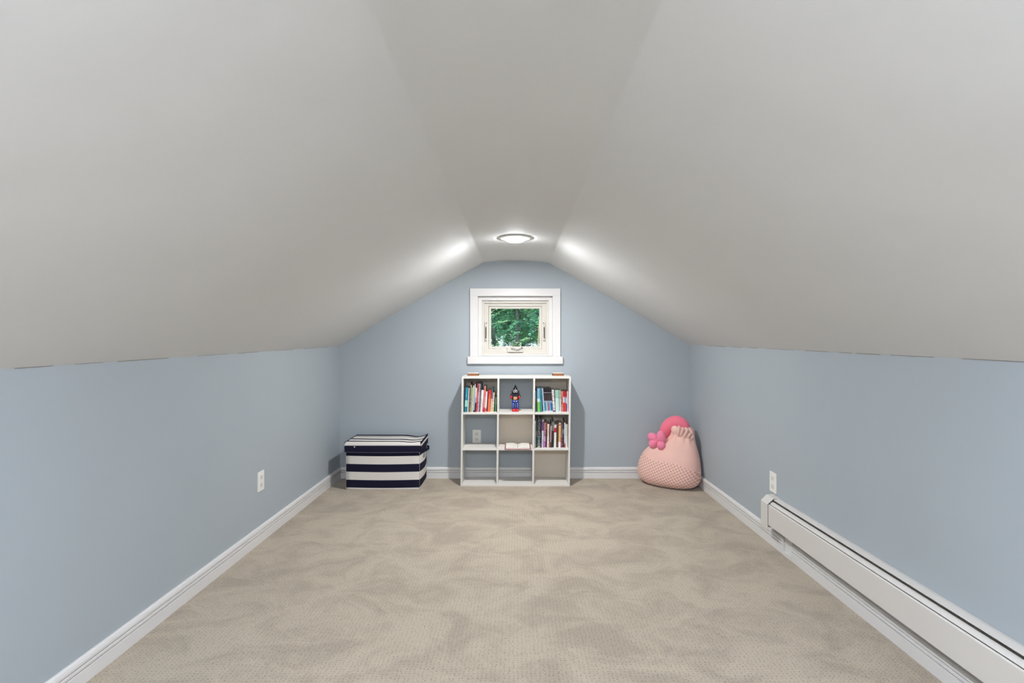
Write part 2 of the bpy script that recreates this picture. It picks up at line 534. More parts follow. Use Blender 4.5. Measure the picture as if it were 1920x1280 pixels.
# baseboards: flat lower board, two beads, small rounded top
def board_profile(sign, x):
    p = [(0, 0.0), (0.0145, 0.0), (0.0145, 0.0490), (0.0138, 0.0500), (0.0050, 0.0500), (0.0050, 0.0540), (0.0140, 0.0545), (0.0150, 0.0560), (0.0150, 0.0650),
         (0.0142, 0.0662), (0.0050, 0.0668), (0.0050, 0.0705), (0.0138, 0.0712), (0.0145, 0.0730), (0.0140, 0.082), (0.0110, 0.0905), (0.006, 0.0945), (0, 0.0950)]
    return [(x + sign * a, h) for a, h in p]
bm = bmesh.new(); sweep(bm, board_profile(1, XL), YF, YB - 0.001, 'y')
tag(link('baseboard_left', bm, M_TRIM), 'white moulded baseboard along the left knee wall', 'baseboard', kind='structure')
bm = bmesh.new(); sweep(bm, board_profile(-1, YB), XL + 0.014, 1.469, 'x')
tag(link('baseboard_back', bm, M_TRIM), 'white moulded baseboard along the back wall', 'baseboard', kind='structure')
HC0, HC1 = 2.765, 2.845       # pipe notch cut in the right baseboard under the heater
def rboard(y0, y1, low=False):
    bm = bmesh.new()
    if low:
        pr = [(1.483, 0), (1.483 - 0.0155, 0), (1.483 - 0.0155, 0.020), (1.483 - 0.004, 0.020), (1.483 - 0.004, 0.112), (1.483, 0.112)]
    else:
        pr = board_profile(-1, 1.483)
    sweep(bm, pr, y0, y1, 'y')
    bm.transform(R_ROT)
    return bm
bmr = rboard(HC1, YB - 0.016)
br = tag(link('baseboard_right', bmr, M_TRIM), 'white moulded baseboard along the right knee wall', 'baseboard', kind='structure')
link('board_section', rboard(YF, HC0), M_TRIM, br)
link('board_strip', rboard(HC0, HC1, True), M_TRIM, br)
bm = bmesh.new(); sweep(bm, board_profile(1, YF), XL + 0.014, XR(YF) - 0.016, 'x')
tag(link('baseboard_front', bm, M_TRIM), 'white moulded baseboard at the near end of the attic', 'baseboard', kind='structure')

# ---------------------------------------------------------------- window
win = empty('window_1', (bx(966), YB, WZ0))
tag(win, 'small white framed awning window in the gable wall, trees outside', 'window', kind='structure')
wl = Vector(win.location)
def wpart(name, bm, m, parent=None, smooth=False):
    p = parent or win
    if p is win:
        for v in bm.verts: v.co -= wl
        return link(name, bm, m, win, smooth)
    for v in bm.verts: v.co -= wl
    return link(name, bm, m, p, smooth)

CY0, CY1 = YB - 0.020, YB + 0.001
ox0, ox1, oz1 = bx(881.5), bx(1050.5), bz(541)
sz0, sz1 = bz(681.5), bz(668)
for nm, a in (('casing_side', (ox0, WX0, sz1, WZ1)), ('casing_side', (WX1, ox1, sz1, WZ1)), ('casing_head', (ox0, ox1, WZ1, oz1))):
    bm = bmesh.new(); box(bm, a[0], a[1], CY0, CY1, a[2], a[3], bevel=0.002)
    wpart(nm, bm, M_TRIM)
bm = bmesh.new(); box(bm, bx(877), bx(1055), CY0 - 0.006, CY1, sz0, sz1, bevel=0.002)
wpart('apron_board', bm, M_TRIM)
# reveal lining
DEP = 0.10
for nm, a in (('jamb', (WX0 - 0.012, WX0, WZ0, WZ1)), ('jamb', (WX1, WX1 + 0.012, WZ0, WZ1))):
    bm = bmesh.new(); box(bm, a[0], a[1], YB + 0.001, YB + DEP, a[2], a[3]); wpart(nm, bm, M_TRIM)
bm = bmesh.new(); box(bm, WX0 - 0.012, WX1 + 0.012, YB + 0.001, YB + DEP, WZ1, WZ1 + 0.012); wpart('head_jamb', bm, M_TRIM)
bm = bmesh.new(); box(bm, WX0 - 0.012, WX1 + 0.012, YB + 0.001, YB + DEP, WZ0 - 0.012, WZ0); wpart('sill', bm, M_TRIM)
# stepped stops and vinyl frame; sizes measured on the frame plane
FY = YB + 0.045
def fx(px, y=FY): return (px - 969) * y / 960.0
def fz(py, y=FY): return CAM_Z - (py - 633) * y / 960.0
def ring(x0, x1, z0, z1, X0, X1, Z0, Z1, y0, y1, bev=0.001):
    bm = bmesh.new()
    box(bm, X0, x0, y0, y1, Z0, Z1, bevel=bev)
    box(bm, x1, X1, y0, y1, Z0, Z1, bevel=bev)
    box(bm, x0, x1, y0, y1, z1, Z1, bevel=bev)
    box(bm, x0, x1, y0, y1, Z0, z0, bevel=bev)
    return bm
st = ring(fx(903.8, FY - .02), fx(1029, FY - .02), fz(665.5, FY - .02), fz(563, FY - .02), WX0, WX1, WZ0, WZ1, FY - 0.022, FY, 0.0015)
wpart('stop_frame', st, M_TRIM)
st = ring(fx(908), fx(1024.5), fz(661), fz(568), WX0, WX1, WZ0, WZ1, FY, FY + 0.018, 0.0015)
wpart('stop_frame', st, M_VINYL)
fr = ring(fx(916, FY + .02), fx(1016, FY + .02), fz(654, FY + .02), fz(573.8, FY + .02), WX0, WX1, WZ0, WZ1, FY + 0.018, DEP + YB, 0.001)
wpart('window_frame', fr, M_VINYL)
SY = FY + 0.030
sash = wpart('sash', ring(fx(920.6, SY), fx(1011.4, SY), fz(649.4, SY), fz(578.4, SY), fx(916.6, SY), fx(1015.6, SY), fz(653.6, SY), fz(574.2, SY), SY, SY + 0.03, 0.0008), M_VINYL)
bm = bmesh.new(); box(bm, fx(920, SY), fx(1012, SY), SY + 0.012, SY + 0.016, fz(650, SY), fz(577.8, SY))
wpart('pane', bm, M_GLASS, sash)
# lever locks at the sides, crank operator below
for px in (911.2, 1020.2):
    bm = bmesh.new()
    x = fx(px)
    box(bm, x - 0.008, x + 0.008, FY - 0.004, FY + 0.0185, fz(637.5), fz(603), bevel=0.002)
    lk = wpart('lock', bm, M_VINYL)
    bm = bmesh.new()
    box(bm, x - 0.0035, x + 0.0035, FY - 0.012, FY - 0.003, fz(634), fz(613), bevel=0.0015)
    wpart('lever', bm, M_DARK, lk)
    bm = bmesh.new()
    ellipsoid(bm, (x + (0.006 if px < 969 else -0.006), FY - 0.008, fz(605.5)), (0.005, 0.005, 0.006), 10, 6)
    wpart('catch', bm, M_METAL, lk)
bm = bmesh.new()
OY = FY - 0.004
box(bm, fx(951.5, OY), fx(980.5, OY), OY - 0.008, OY + 0.02, fz(660, OY), fz(652, OY), bevel=0.003)
op = wpart('crank_operator', bm, M_VINYL)
bm = bmesh.new()
tube(bm, [(fx(977, OY), OY - 0.022, fz(652.5, OY)), (fx(971, OY), OY - 0.024, fz(655.3, OY)), (fx(965, OY), OY - 0.024, fz(653.2, OY)), (fx(958, OY), OY - 0.022, fz(652.8, OY))], [0.003, 0.0035, 0.0035, 0.003], 8)
wpart('crank_handle', bm, M_METAL, op)
bm = bmesh.new(); ellipsoid(bm, (fx(978.5, OY), OY - 0.020, fz(651.8, OY)), (0.006, 0.008, 0.006), 10, 6)
wpart('crank_knob', bm, M_DARK, op)

# ---------------------------------------------------------------- ceiling lights: one by the gable, one added as unseen fill
def ceiling_light(x, y, z, strength, col, label):
    t = empty('ceiling_light', (x, y, z))
    tag(t, label, 'ceiling light')
    bm = bmesh.new()
    lathe(bm, [(0.056, 0.0), (0.114, 0.0), (0.117, -0.0015), (0.114, -0.0035), (0.090, -0.006), (0.064, -0.009), (0.056, -0.009)], 48)
    link('trim_ring', bm, M_PLATE, t, True)
    bm = bmesh.new()
    R = 0.060
    prof = [(R, -0.008), (R, -0.013)] + [(R * math.cos(a), -0.013 - 0.015 * math.sin(a)) for a in [math.pi / 2 * k / 8 for k in range(1, 8)]] + [(0, -0.028)]
    lathe(bm, prof, 40)
    link('lens', bm, lamp_lens_material('lamp_lens', strength[1], col), t, True)
    ld = bpy.data.lights.new('bulb', 'AREA'); ld.shape = 'DISK'; ld.size = 0.055
    ld.energy = strength[0]; ld.color = col
    lo = bpy.data.objects.new('bulb', ld); lo.location = (0, 0, -0.031); C.objects.link(lo); lo.parent = t
    return t
ceiling_light(-0.010, 3.40, 1.866, LAMP_FRONT, (0.97, 1.0, 1.04), 'round white flush ceiling light glowing near the gable wall')
ceiling_light(-0.010, -0.25, 1.866, LAMP_FILL, (0.89, 1.0, 1.17), 'extra flush ceiling light added out of view behind the camera to fill the attic')  # unseen fixture put in to brighten the near slopes, walls and carpet

# ---------------------------------------------------------------- outlets
def outlet(name_label, M):
    t = empty('wall_outlet', (0, 0, 0))
    t.matrix_world = M
    tag(t, name_label, 'outlet', 'duplex wall outlets')
    bm = bmesh.new(); box(bm, -0.0365, 0.0365, -0.0065, 0.0, -0.0585, 0.0585, bevel=0.0025)
    link('cover_plate', bm, M_PLATE, t)
    for s in (-1, 1):
        bm = bmesh.new()
        box(bm, -0.0165, 0.0165, -0.0085, -0.004, s * 0.0235 - 0.0145, s * 0.0235 + 0.0145, bevel=0.0018)
        r = link('socket', bm, M_SOCK, t)
        for dx, hh in ((-0.0065, 0.0042), (0.0065, 0.0034)):
            bm = bmesh.new(); box(bm, dx - 0.0012, dx + 0.0012, -0.0089, -0.006, s * 0.0235 + 0.003 - hh, s * 0.0235 + 0.003 + hh, bevel=0.0003, seg=1)
            link('slot', bm, M_SLOT, r)
        bm = bmesh.new(); lathe(bm, [(0, 0), (0.0026, 0), (0.0026, 0.003), (0, 0.003)], 12)
        bm.transform(Matrix.Translation((0, -0.0089, s * 0.0235 - 0.0075)) @ Matrix.Rotation(math.radians(-90), 4, 'X'))
        link('ground_hole', bm, M_SLOT, r)
    bm = bmesh.new(); ellipsoid(bm, (0, -0.0065, 0), (0.003, 0.0012, 0.003), 10, 6)
    link('screw', bm, M_SOCK, t)
    return t
outlet('white duplex outlet on the blue left knee wall', Matrix.Translation((XL, 3.033, 0.357)) @ Matrix.Rotation(math.radians(90), 4, 'Z'))
outlet('white duplex outlet on the right knee wall above the heater end', Matrix.Translation((XR(2.977) - 0.0002, 2.977, 0.365)) @ Matrix.Rotation(math.radians(-90) + math.atan(R_SLOPE), 4, 'Z'))
outlet('white duplex outlet on the back wall, seen through the bookcase', Matrix.Translation((bx(894), YB, 0.357)))

# ---------------------------------------------------------------- baseboard heater on the right wall
heat = empty('baseboard_heater', (XR(2.99) - 0.03, 2.99, 0.11))
tag(heat, 'long off-white baseboard heater running along the right knee wall', 'heater')
HW = 1.483           # wall plane before the slight rotation
HY0, HY1 = -0.35, 2.985
def hpart(name, bm, m, parent=None, smooth=False):
    bm.transform(R_ROT)
    off = Vector(heat.location)
    for v in bm.verts: v.co -= off
    return link(name, bm, m, parent or heat, smooth)
def shell(outer, t):
    """thin sheet following an open polyline"""
    inner = []
    n = len(outer)
    for i, p in enumerate(outer):
        a = Vector(outer[max(i - 1, 0)]); b_ = Vector(outer[min(i + 1, n - 1)])
        d = (b_ - a).normalized()
        inner.append((p[0] + d.y * t, p[1] - d.x * t))
    return outer + inner[::-1]
# front panel
bm = bmesh.new()
sweep(bm, [(HW - 0.0665, 0.141), (HW - 0.0695, 0.145), (HW - 0.0695, 0.256), (HW - 0.0665, 0.2605), (HW - 0.0635, 0.2605), (HW - 0.0655, 0.255), (HW - 0.0655, 0.146), (HW - 0.052, 0.141), (HW - 0.052, 0.139)], HY0, HY1 - 0.082)
hpart('front_panel', bm, M_HEAT)
# damper blade behind the front panel, curving up and back
bm = bmesh.new()
dp = [(HW - 0.0600, 0.2615), (HW - 0.0570, 0.2660), (HW - 0.0520, 0.2705), (HW - 0.0460, 0.2735), (HW - 0.0400, 0.2740), (HW - 0.0375, 0.2720)]
sweep(bm, shell(dp, 0.0016), HY0, HY1 - 0.082)
hpart('damper', bm, M_HEAT, smooth=False)
# top hood fixed to the back plate
bm = bmesh.new()
sweep(bm, [(HW - 0.0003, 0.2905), (HW - 0.012, 0.2910), (HW - 0.0350, 0.2850), (HW - 0.0360, 0.2815), (HW - 0.0345, 0.2815), (HW - 0.012, 0.2870), (HW - 0.0003, 0.2870)], HY0, HY1 - 0.070)
hpart('top_hood', bm, M_HEAT)
# back plate and dark finned element inside
bm = bmesh.new(); sweep(bm, [(HW - 0.0003, 0.100), (HW - 0.0020, 0.100), (HW - 0.0020, 0.2868), (HW - 0.0003, 0.2868)], HY0, HY1 - 0.004)
hpart('back_plate', bm, M_HEAT)
bm = bmesh.new(); box(bm, HW - 0.0400, HW - 0.012, HY0 + 0.05, HY1 - 0.09, 0.165, 0.232)
hpart('fin_element', bm, M_HDARK)
# end cap with chamfered top
bm = bmesh.new()
capo = [(HW - 0.0003, 0.112), (HW - 0.072, 0.112), (HW - 0.072, 0.2600), (HW - 0.0455, 0.2870), (HW - 0.0385, 0.2925), (HW - 0.0003, 0.2945)]
sweep(bm, capo, HY1 - 0.003, HY1)
front = [(HW - 0.068, 0.118), (HW - 0.072, 0.112), (HW - 0.072, 0.2600), (HW - 0.0385, 0.2925), (HW - 0.0003, 0.2945), (HW - 0.0003, 0.2915), (HW - 0.0375, 0.2895), (HW - 0.070, 0.2585), (HW - 0.070, 0.118)]
sweep(bm, front, HY1 - 0.078, HY1 - 0.003)
hpart('end_cap', bm, M_HEAT)
bm = bmesh.new(); box(bm, HW - 0.070, HW - 0.055, HY1 - 0.090, HY1 - 0.074, 0.134, 0.139, bevel=0.001)
hpart('clip', bm, M_HDARK)

# ---------------------------------------------------------------- cube bookcase
BK_Y0, BK_D = 4.154, 0.228
S = BK_Y0 / 960.0
BK_X0 = (863.2 - 969) * S
BK_W, BK_H, BK_T = 0.888, 0.889, 0.0150
PITCH = (BK_H - BK_T) / 3
CELL = (BK_W - BK_T) / 3
SHEAR = 0.0115      # the open-backed unit leans a touch to the right
bk = empty('cube_bookcase', (BK_X0 + BK_W / 2, BK_Y0, 0))
tag(bk, 'white nine-cube bookcase standing under the window', 'bookcase')
def bpart(name, bm, m, parent=None):
    for v in bm.verts:
        v.co.x += SHEAR * v.co.z
    o = link(name, bm, m, parent or bk)
    o.location = (-BK_W / 2, 0, 0)
    return o
for i in (0, 3):
    bm = bmesh.new(); box(bm, i * CELL, i * CELL + BK_T, 0, BK_D, 0, BK_H - BK_T, bevel=0.0008, seg=1); bpart('side_panel', bm, M_CASE)
bm = bmesh.new(); box(bm, 0, BK_W, 0, BK_D, BK_H - BK_T, BK_H, bevel=0.0008, seg=1); bpart('top_panel', bm, M_CASE)
bm = bmesh.new(); box(bm, BK_T, BK_W - BK_T, 0.0006, BK_D, 0, BK_T, bevel=0.0008, seg=1); bpart('bottom_panel', bm, M_CASE)
for k in (1, 2):
    bm = bmesh.new(); box(bm, BK_T, BK_W - BK_T, 0.0006, BK_D, k * PITCH, k * PITCH + BK_T, bevel=0.0008, seg=1); bpart('shelf', bm, M_CASE)
for i in (1, 2):
    for k in range(3):
        bm = bmesh.new(); box(bm, i * CELL, i * CELL + BK_T, 0.0003, BK_D, k * PITCH + BK_T, (k + 1) * PITCH, bevel=0.0008, seg=1); bpart('divider', bm, M_CASE)
for i, k in ((0, 2), (2, 2), (1, 1), (2, 1), (2, 0)):
    bm = bmesh.new(); box(bm, i * CELL + BK_T, (i + 1) * CELL, BK_D - 0.004, BK_D - 0.001, k * PITCH + BK_T, (k + 1) * PITCH); bpart('back_panel', bm, M_BACKP)

def shelf_z(k): return k * PITCH + BK_T
def cell_x(i, z): return BK_X0 + i * CELL + BK_T + SHEAR * z

# small wooden blocks on the top
M_WOOD = plain('brown_block_wood', (150, 96, 58), 0.5, 0.4, noise=0.25, nscale=60)
M_WOODD = plain('dark_block_end', (74, 48, 34), 0.6, 0.3)
M_PALE = plain('pale_block_top', (226, 220, 212), 0.5, 0.4)
for px, lab in ((887.3, 'small brown block with pale top on the left end of the bookcase top'), (1046.3, 'small brown block with pale top on the right end of the bookcase top')):
    Y = 4.262
    x = (px - 969) * Y / 960
    t = empty('wooden_block', (x, Y, BK_H)); tag(t, lab, 'block', 'blocks on the bookcase top')
    bm = bmesh.new(); box(bm, -0.041, 0.041, 0, 0.055, 0, 0.0195, bevel=0.0015); link('body', bm, M_WOOD, t)
    for s in (-1, 1):
        bm = bmesh.new(); box(bm, s * 0.0432 - 0.0022, s * 0.0432 + 0.0022, 0.0006, 0.0545, 0, 0.0195, bevel=0.0008, seg=1); link('end_cap', bm, M_WOODD, t)
    bm = bmesh.new(); box(bm, -0.0455, 0.0455, -0.0008, 0.0555, 0.0195, 0.0235, bevel=0.001); link('top_plate', bm, M_PALE, t)

# ---------------------------------------------------------------- books
BOOKN = [0]
def book(x, y, z, t, h, d, lean, stops, speckle, label, group, tilt_ok=True):
    BOOKN[0] += 1
    zo = max(0.0, t * math.sin(lean))
    root = empty('book', (x, y, z + zo), rot=(0, lean, 0))
    tag(root, label, 'book', group)
    m = spine_material('book_cover_%02d' % BOOKN[0], stops, speckle)
    ct = min(0.0016, t * 0.16)
    r = min(0.003, t * 0.3)
    # cover: spine with slightly rounded shoulders and two boards
    outer = [(0, d), (0, r), (r * 0.3, r * 0.3), (r, 0), (t - r, 0), (t - r * 0.3, r * 0.3), (t, r), (t, d)]
    inner = [(t - ct, d), (t - ct, r + ct), (ct, r + ct), (ct, d)]
    bm = bmesh.new()
    ring_ = outer + inner
    A = [bm.verts.new((a, b, 0)) for a, b in ring_]
    B = [bm.verts.new((a, b, h)) for a, b in ring_]
    n = len(ring_)
    for i in range(n):
        j = (i + 1) % n
        bm.faces.new((A[i], A[j], B[j], B[i]))
    for V in (A, B):
        o, q = V[:8], V[8:]
        bm.faces.new((o[6], o[7], q[0], q[1])); bm.faces.new((q[2], q[3], o[0], o[1]))
        bm.faces.new((o[1], o[2], o[3], o[4], o[5], o[6], q[1], q[2]))
    bmesh.ops.recalc_face_normals(bm, faces=bm.faces[:])
    link('cover', bm, m, root)
    if t - 2 * ct > 0.001:
        bm = bmesh.new(); box(bm, ct, t - ct, r + ct, d - 0.003, 0.0015, h - 0.003)
        link('pages', bm, M_PAGE, root)
    return root

def row_of_books(i, k, specs, group, where):
    """specs: (relative thickness, height m, lean deg, front inset m, colour stops, speckle, description)"""
    z = shelf_z(k)
    x0 = cell_x(i, z) + 0.0015
    x1 = cell_x(i, z) + CELL - BK_T - 0.0015
    # horizontal room taken by the leaning of the outermost books
    first, last = specs[0], specs[-1]
    lead = first[1] * math.tan(math.radians(max(0, -first[2])))
    tail = last[1] * math.tan(math.radians(max(0, last[2])))
    gaps = [0.0]
    for a, b in zip(specs[:-1], specs[1:]):
        ta, tb = math.tan(math.radians(a[2])), math.tan(math.radians(b[2]))
        gaps.append(max(0.0, min(a[1], b[1]) * (ta - tb)) + 0.0003)
    room = x1 - x0 - lead - tail - sum(gaps)
    tot = sum(s[0] for s in specs)
    x = x0 + lead
    n = len(specs)
    for q, s in enumerate(specs):
        t = s[0] / tot * room
        x += gaps[q]
        th = math.radians(s[2])
        label = s[6]
        book(x, BK_Y0 + s[3], z, t * math.cos(th) * 0.93, s[1], min(0.19, BK_D - 0.008 - s[3]), th, s[4], s[5], label, group)
        x += t

TL = 'in the top left cube'
specs = [
 (1.6, .196, 2.6, .030, [(0, (52, 44, 70))], None, 'dark purple thin book at the far left ' + TL),
 (4.8, .201, 2.6, .026, [(0, (26, 120, 124)), (.22, (150, 214, 200)), (.48, (34, 128, 146)), (.62, (62, 150, 172)), (.70, (36, 140, 160))], None, 'thick teal book with a pale aqua band ' + TL),
 (1.6, .197, 3.2, .030, [(0, (230, 226, 226))], None, 'slim white book right beside the thick teal one ' + TL),
 (1.6, .236, 3.2, .032, [(0, (96, 84, 82)), (.55, (58, 28, 34)), (.9, (150, 92, 90))], None, 'tall dark maroon book next to the slim white one ' + TL),
 (2.2, .222, 3.2, .030, [(0, (122, 108, 92)), (.25, (96, 90, 98)), (.5, (140, 140, 110)), (.9, (160, 160, 140))], (178, 168, 140), 'olive grey mottled book in the left half of the row ' + TL),
 (2.0, .200, 3.2, .030, [(0, (176, 168, 134)), (.5, (166, 166, 122))], (196, 192, 160), 'khaki slim book beside the olive grey one ' + TL),
 (2.4, .219, 3.2, .032, [(0, (214, 210, 184)), (.6, (208, 214, 170))], (160, 170, 124), 'cream and pale green book left of the lavender one ' + TL),
 (2.4, .231, 3.4, .032, [(0, (60, 54, 52)), (.06, (172, 176, 206)), (.6, (186, 190, 186)), (.9, (160, 160, 168))], None, 'pale lavender book with a dark foot ' + TL),
 (2.2, .197, 3.4, .032, [(0, (34, 24, 28)), (.38, (180, 168, 176)), (.6, (232, 226, 226))], None, 'white topped book with a black lower part ' + TL),
 (3.4, .234, 3.4, .034, [(0, (172, 54, 58)), (.38, (196, 84, 82)), (.7, (150, 36, 44))], (208, 120, 116), 'tall dark red book in the middle of the row ' + TL),
 (1.6, .232, 3.4, .034, [(0, (218, 200, 218)), (.7, (196, 170, 190))], None, 'slim pinkish lilac book right of the dark red one ' + TL),
 (2.6, .232, 3.4, .036, [(0, (120, 66, 96)), (.3, (96, 88, 96)), (.7, (62, 62, 74))], (150, 146, 150), 'tall charcoal mottled book near the middle ' + TL),
 (4.4, .178, 3.8, .036, [(0, (214, 206, 202)), (.6, (236, 232, 228))], None, 'thick plain white book in the middle of the row ' + TL),
 (3.2, .212, 3.8, .042, [(0, (196, 44, 60)), (.16, (226, 128, 122)), (.6, (222, 112, 92)), (.88, (186, 140, 116))], None, 'salmon book with a tan top ' + TL),
 (3.4, .166, 3.8, .042, [(0, (190, 40, 52)), (.2, (236, 226, 224)), (.75, (232, 190, 200))], (240, 210, 214), 'short white book with a red foot ' + TL),
 (1.6, .170, 3.8, .048, [(0, (92, 22, 44))], None, 'thin maroon book left of the bright orange one ' + TL),
 (5.0, .179, 3.8, .050, [(0, (226, 112, 72)), (.6, (222, 84, 44)), (.8, (206, 46, 28))], None, 'bright orange red book in the right half ' + TL),
 (2.8, .194, 3.8, .054, [(0, (212, 202, 170)), (.55, (108, 96, 136)), (.85, (56, 104, 110))], None, 'purple and teal book right of the bright orange one ' + TL),
 (3.2, .156, 3.8, .056, [(0, (224, 208, 152)), (.25, (232, 216, 196)), (.5, (232, 178, 196)), (.75, (214, 200, 160))], (196, 150, 110), 'short cream and pink book near the right end ' + TL),
 (1.2, .120, 3.0, .058, [(0, (34, 42, 36))], None, 'very thin blackish green booklet ' + TL),
 (3.2, .118, 3.0, .058, [(0, (70, 122, 92)), (.5, (104, 148, 104))], None, 'shortest green book at the right end ' + TL),
]
row_of_books(0, 2, specs, 'books in the top left cube', TL)

TR = 'in the top right cube'
def series(c):
    return [(0, (208, 204, 210)), (.05, c), (.38, (150, 166, 186)), (.47, (66, 50, 52)), (.74, (28, 24, 32)), (.805, (170, 166, 168)), (.825, (30, 24, 32))]
specs = [
 (2.0, .176, -0.6, .032, [(0, (108, 128, 132)), (.4, (150, 128, 96)), (.6, (132, 156, 150))], None, 'thin grey green book at the left end ' + TR),
 (1.6, .198, -0.6, .046, [(0, (20, 36, 30))], None, 'thin black green book beside the left end ' + TR),
 (5.4, .193, -1.0, .040, [(0, (112, 182, 84)), (.42, (196, 214, 218)), (.56, (112, 164, 188)), (.9, (132, 160, 190))], None, 'thick light blue book with a bright green lower half ' + TR),
 (2.6, .197, -1.2, .044, [(0, (64, 150, 150)), (.5, (38, 122, 128))], None, 'teal book right of the blue and green one ' + TR),
 (2.6, .194, -4.0, .044, [(0, (168, 186, 208)), (.8, (176, 180, 196))], None, 'pale blue grey book left of the black topped set ' + TR),
 (2.7, .192, -4.2, .046, series((70, 140, 158)), None, 'black topped series volume, first from left in its set of five, teal foot', ),
 (2.7, .192, -4.2, .046, series((160, 196, 200)), None, 'black topped series volume, second from left in its set of five, pale foot'),
 (2.7, .192, -4.2, .046, series((186, 84, 116)), None, 'black topped series volume, middle of its set of five, rose foot'),
 (2.7, .192, -4.2, .046, series((96, 168, 196)), None, 'black topped series volume, fourth of its set of five, sky blue foot'),
 (2.7, .192, -4.2, .046, series((38, 92, 138)), None, 'black topped series volume, last of its set of five, deep blue foot'),
 (4.4, .180, -3.6, .048, [(0, (60, 52, 84)), (.06, (222, 202, 210)), (.3, (226, 216, 206))], (92, 84, 82), 'cream book with scattered black marks ' + TR),
 (6.8, .178, -1.6, .050, [(0, (184, 208, 200)), (.62, (146, 184, 172))], None, 'thick mint green book ' + TR),
 (3.0, .176, -1.4, .052, [(0, (196, 206, 194)), (.6, (150, 178, 152)), (.72, (206, 200, 140)), (.78, (160, 184, 160))], None, 'slim pale green book right of the thick mint one ' + TR),
 (3.4, .166, -1.0, .054, [(0, (196, 110, 100)), (.35, (178, 84, 74)), (.85, (200, 120, 108))], (214, 160, 148), 'brick pink book left of the red striped pair ' + TR),
 (2.2, .167, -0.8, .054, [(0, (206, 62, 66)), (.44, (230, 222, 222)), (.72, (198, 48, 46))], None, 'slim red book with a white middle band ' + TR),
 (2.6, .167, -0.6, .054, [(0, (216, 56, 60)), (.44, (150, 156, 190)), (.72, (182, 40, 40))], None, 'red book with a blue grey middle band ' + TR),
 (1.4, .167, -0.4, .056, [(0, (58, 66, 110)), (.4, (214, 206, 206)), (.7, (176, 40, 44))], None, 'thin white and navy book near the right end ' + TR),
 (1.4, .167, -0.2, .056, [(0, (214, 204, 220))], None, 'thin lilac white book at the right end ' + TR),
]
row_of_books(2, 2, specs, 'books in the top right cube', TR)

MR = 'in the middle right cube'
specs = [
 (2.2, .220, 0.3, .024, [(0, (170, 176, 172)), (.9, (206, 204, 196))], None, 'pale grey thin book at the left end ' + MR),
 (3.0, .210, 0.6, .034, [(0, (36, 30, 32)), (.45, (104, 76, 52)), (.65, (40, 24, 26))], (92, 82, 78), 'black book with a brown middle at the left ' + MR),
 (4.8, .236, 0.8, .034, [(0, (190, 180, 130)), (.05, (94, 112, 112)), (.26, (28, 88, 88)), (.4, (28, 40, 44))], (150, 160, 160), 'thick dark teal book with pale lettering ' + MR),
 (2.2, .232, 0.8, .036, [(0, (22, 20, 22))], (120, 112, 104), 'black slim book right of the dark teal one ' + MR),
 (3.4, .230, 1.1, .036, [(0, (202, 180, 206)), (.3, (214, 206, 216)), (.6, (112, 72, 118)), (.93, (190, 186, 192))], None, 'purple book with a pale lower half ' + MR),
 (3.6, .204, 1.1, .036, [(0, (166, 92, 158)), (.25, (196, 156, 184)), (.45, (146, 92, 104))], (206, 170, 190), 'mauve book right of the purple one ' + MR),
 (2.0, .208, 1.1, .040, [(0, (60, 30, 26)), (.7, (134, 66, 32))], None, 'slim rust brown book left of the cream one ' + MR),
 (3.8, .192, 1.2, .038, [(0, (232, 214, 206)), (.5, (222, 180, 178)), (.8, (226, 202, 180))], (200, 150, 150), 'cream pink book in the middle ' + MR),
 (1.8, .184, 1.2, .040, [(0, (132, 86, 60)), (.25, (44, 62, 42))], None, 'slim dark green book right of the cream pink one ' + MR),
 (1.3, .176, 1.2, .040, [(0, (110, 74, 56)), (.25, (224, 218, 206))], None, 'very slim white book in the middle ' + MR),
 (2.8, .210, 1.2, .040, [(0, (40, 38, 30)), (.3, (110, 34, 48)), (.65, (120, 114, 114))], (84, 60, 62), 'maroon and grey book in the middle ' + MR),
 (2.0, .222, 1.2, .042, [(0, (24, 24, 24)), (.6, (140, 136, 138))], (60, 56, 60), 'tall black and grey book left of the red banded one ' + MR),
 (4.4, .186, 1.3, .040, [(0, (224, 224, 216)), (.66, (188, 36, 48)), (.86, (222, 196, 190))], None, 'white book with a red band near its top ' + MR),
 (3.2, .190, 1.3, .042, [(0, (88, 54, 44)), (.2, (72, 48, 32))], (110, 74, 56), 'dark brown book left of the tan one ' + MR),
 (4.4, .200, 1.0, .040, [(0, (236, 226, 222)), (.22, (214, 172, 118)), (.84, (222, 184, 150)), (.9, (150, 60, 50)), (.94, (224, 190, 160))], None, 'tan book with a white foot in the right half ' + MR),
 (2.4, .196, 0.9, .040, [(0, (146, 34, 76)), (.38, (120, 76, 46)), (.8, (70, 40, 30))], (196, 160, 160), 'magenta and brown slim book right of the tan one ' + MR),
 (2.8, .192, 0.7, .040, [(0, (30, 28, 44)), (.4, (58, 52, 84)), (.6, (120, 140, 150)), (.78, (34, 28, 40))], (120, 118, 136), 'dark navy book near the right end ' + MR),
 (1.9, .220, 0.4, .038, [(0, (176, 84, 84)), (.15, (220, 226, 230)), (.92, (110, 30, 40))], None, 'slim white book with a red foot near the right end ' + MR),
 (3.8, .190, 0.2, .038, [(0, (218, 210, 202)), (.5, (196, 190, 178))], None, 'plain off-white book at the right end ' + MR),
]
row_of_books(2, 1, specs, 'books in the middle right cube', MR)

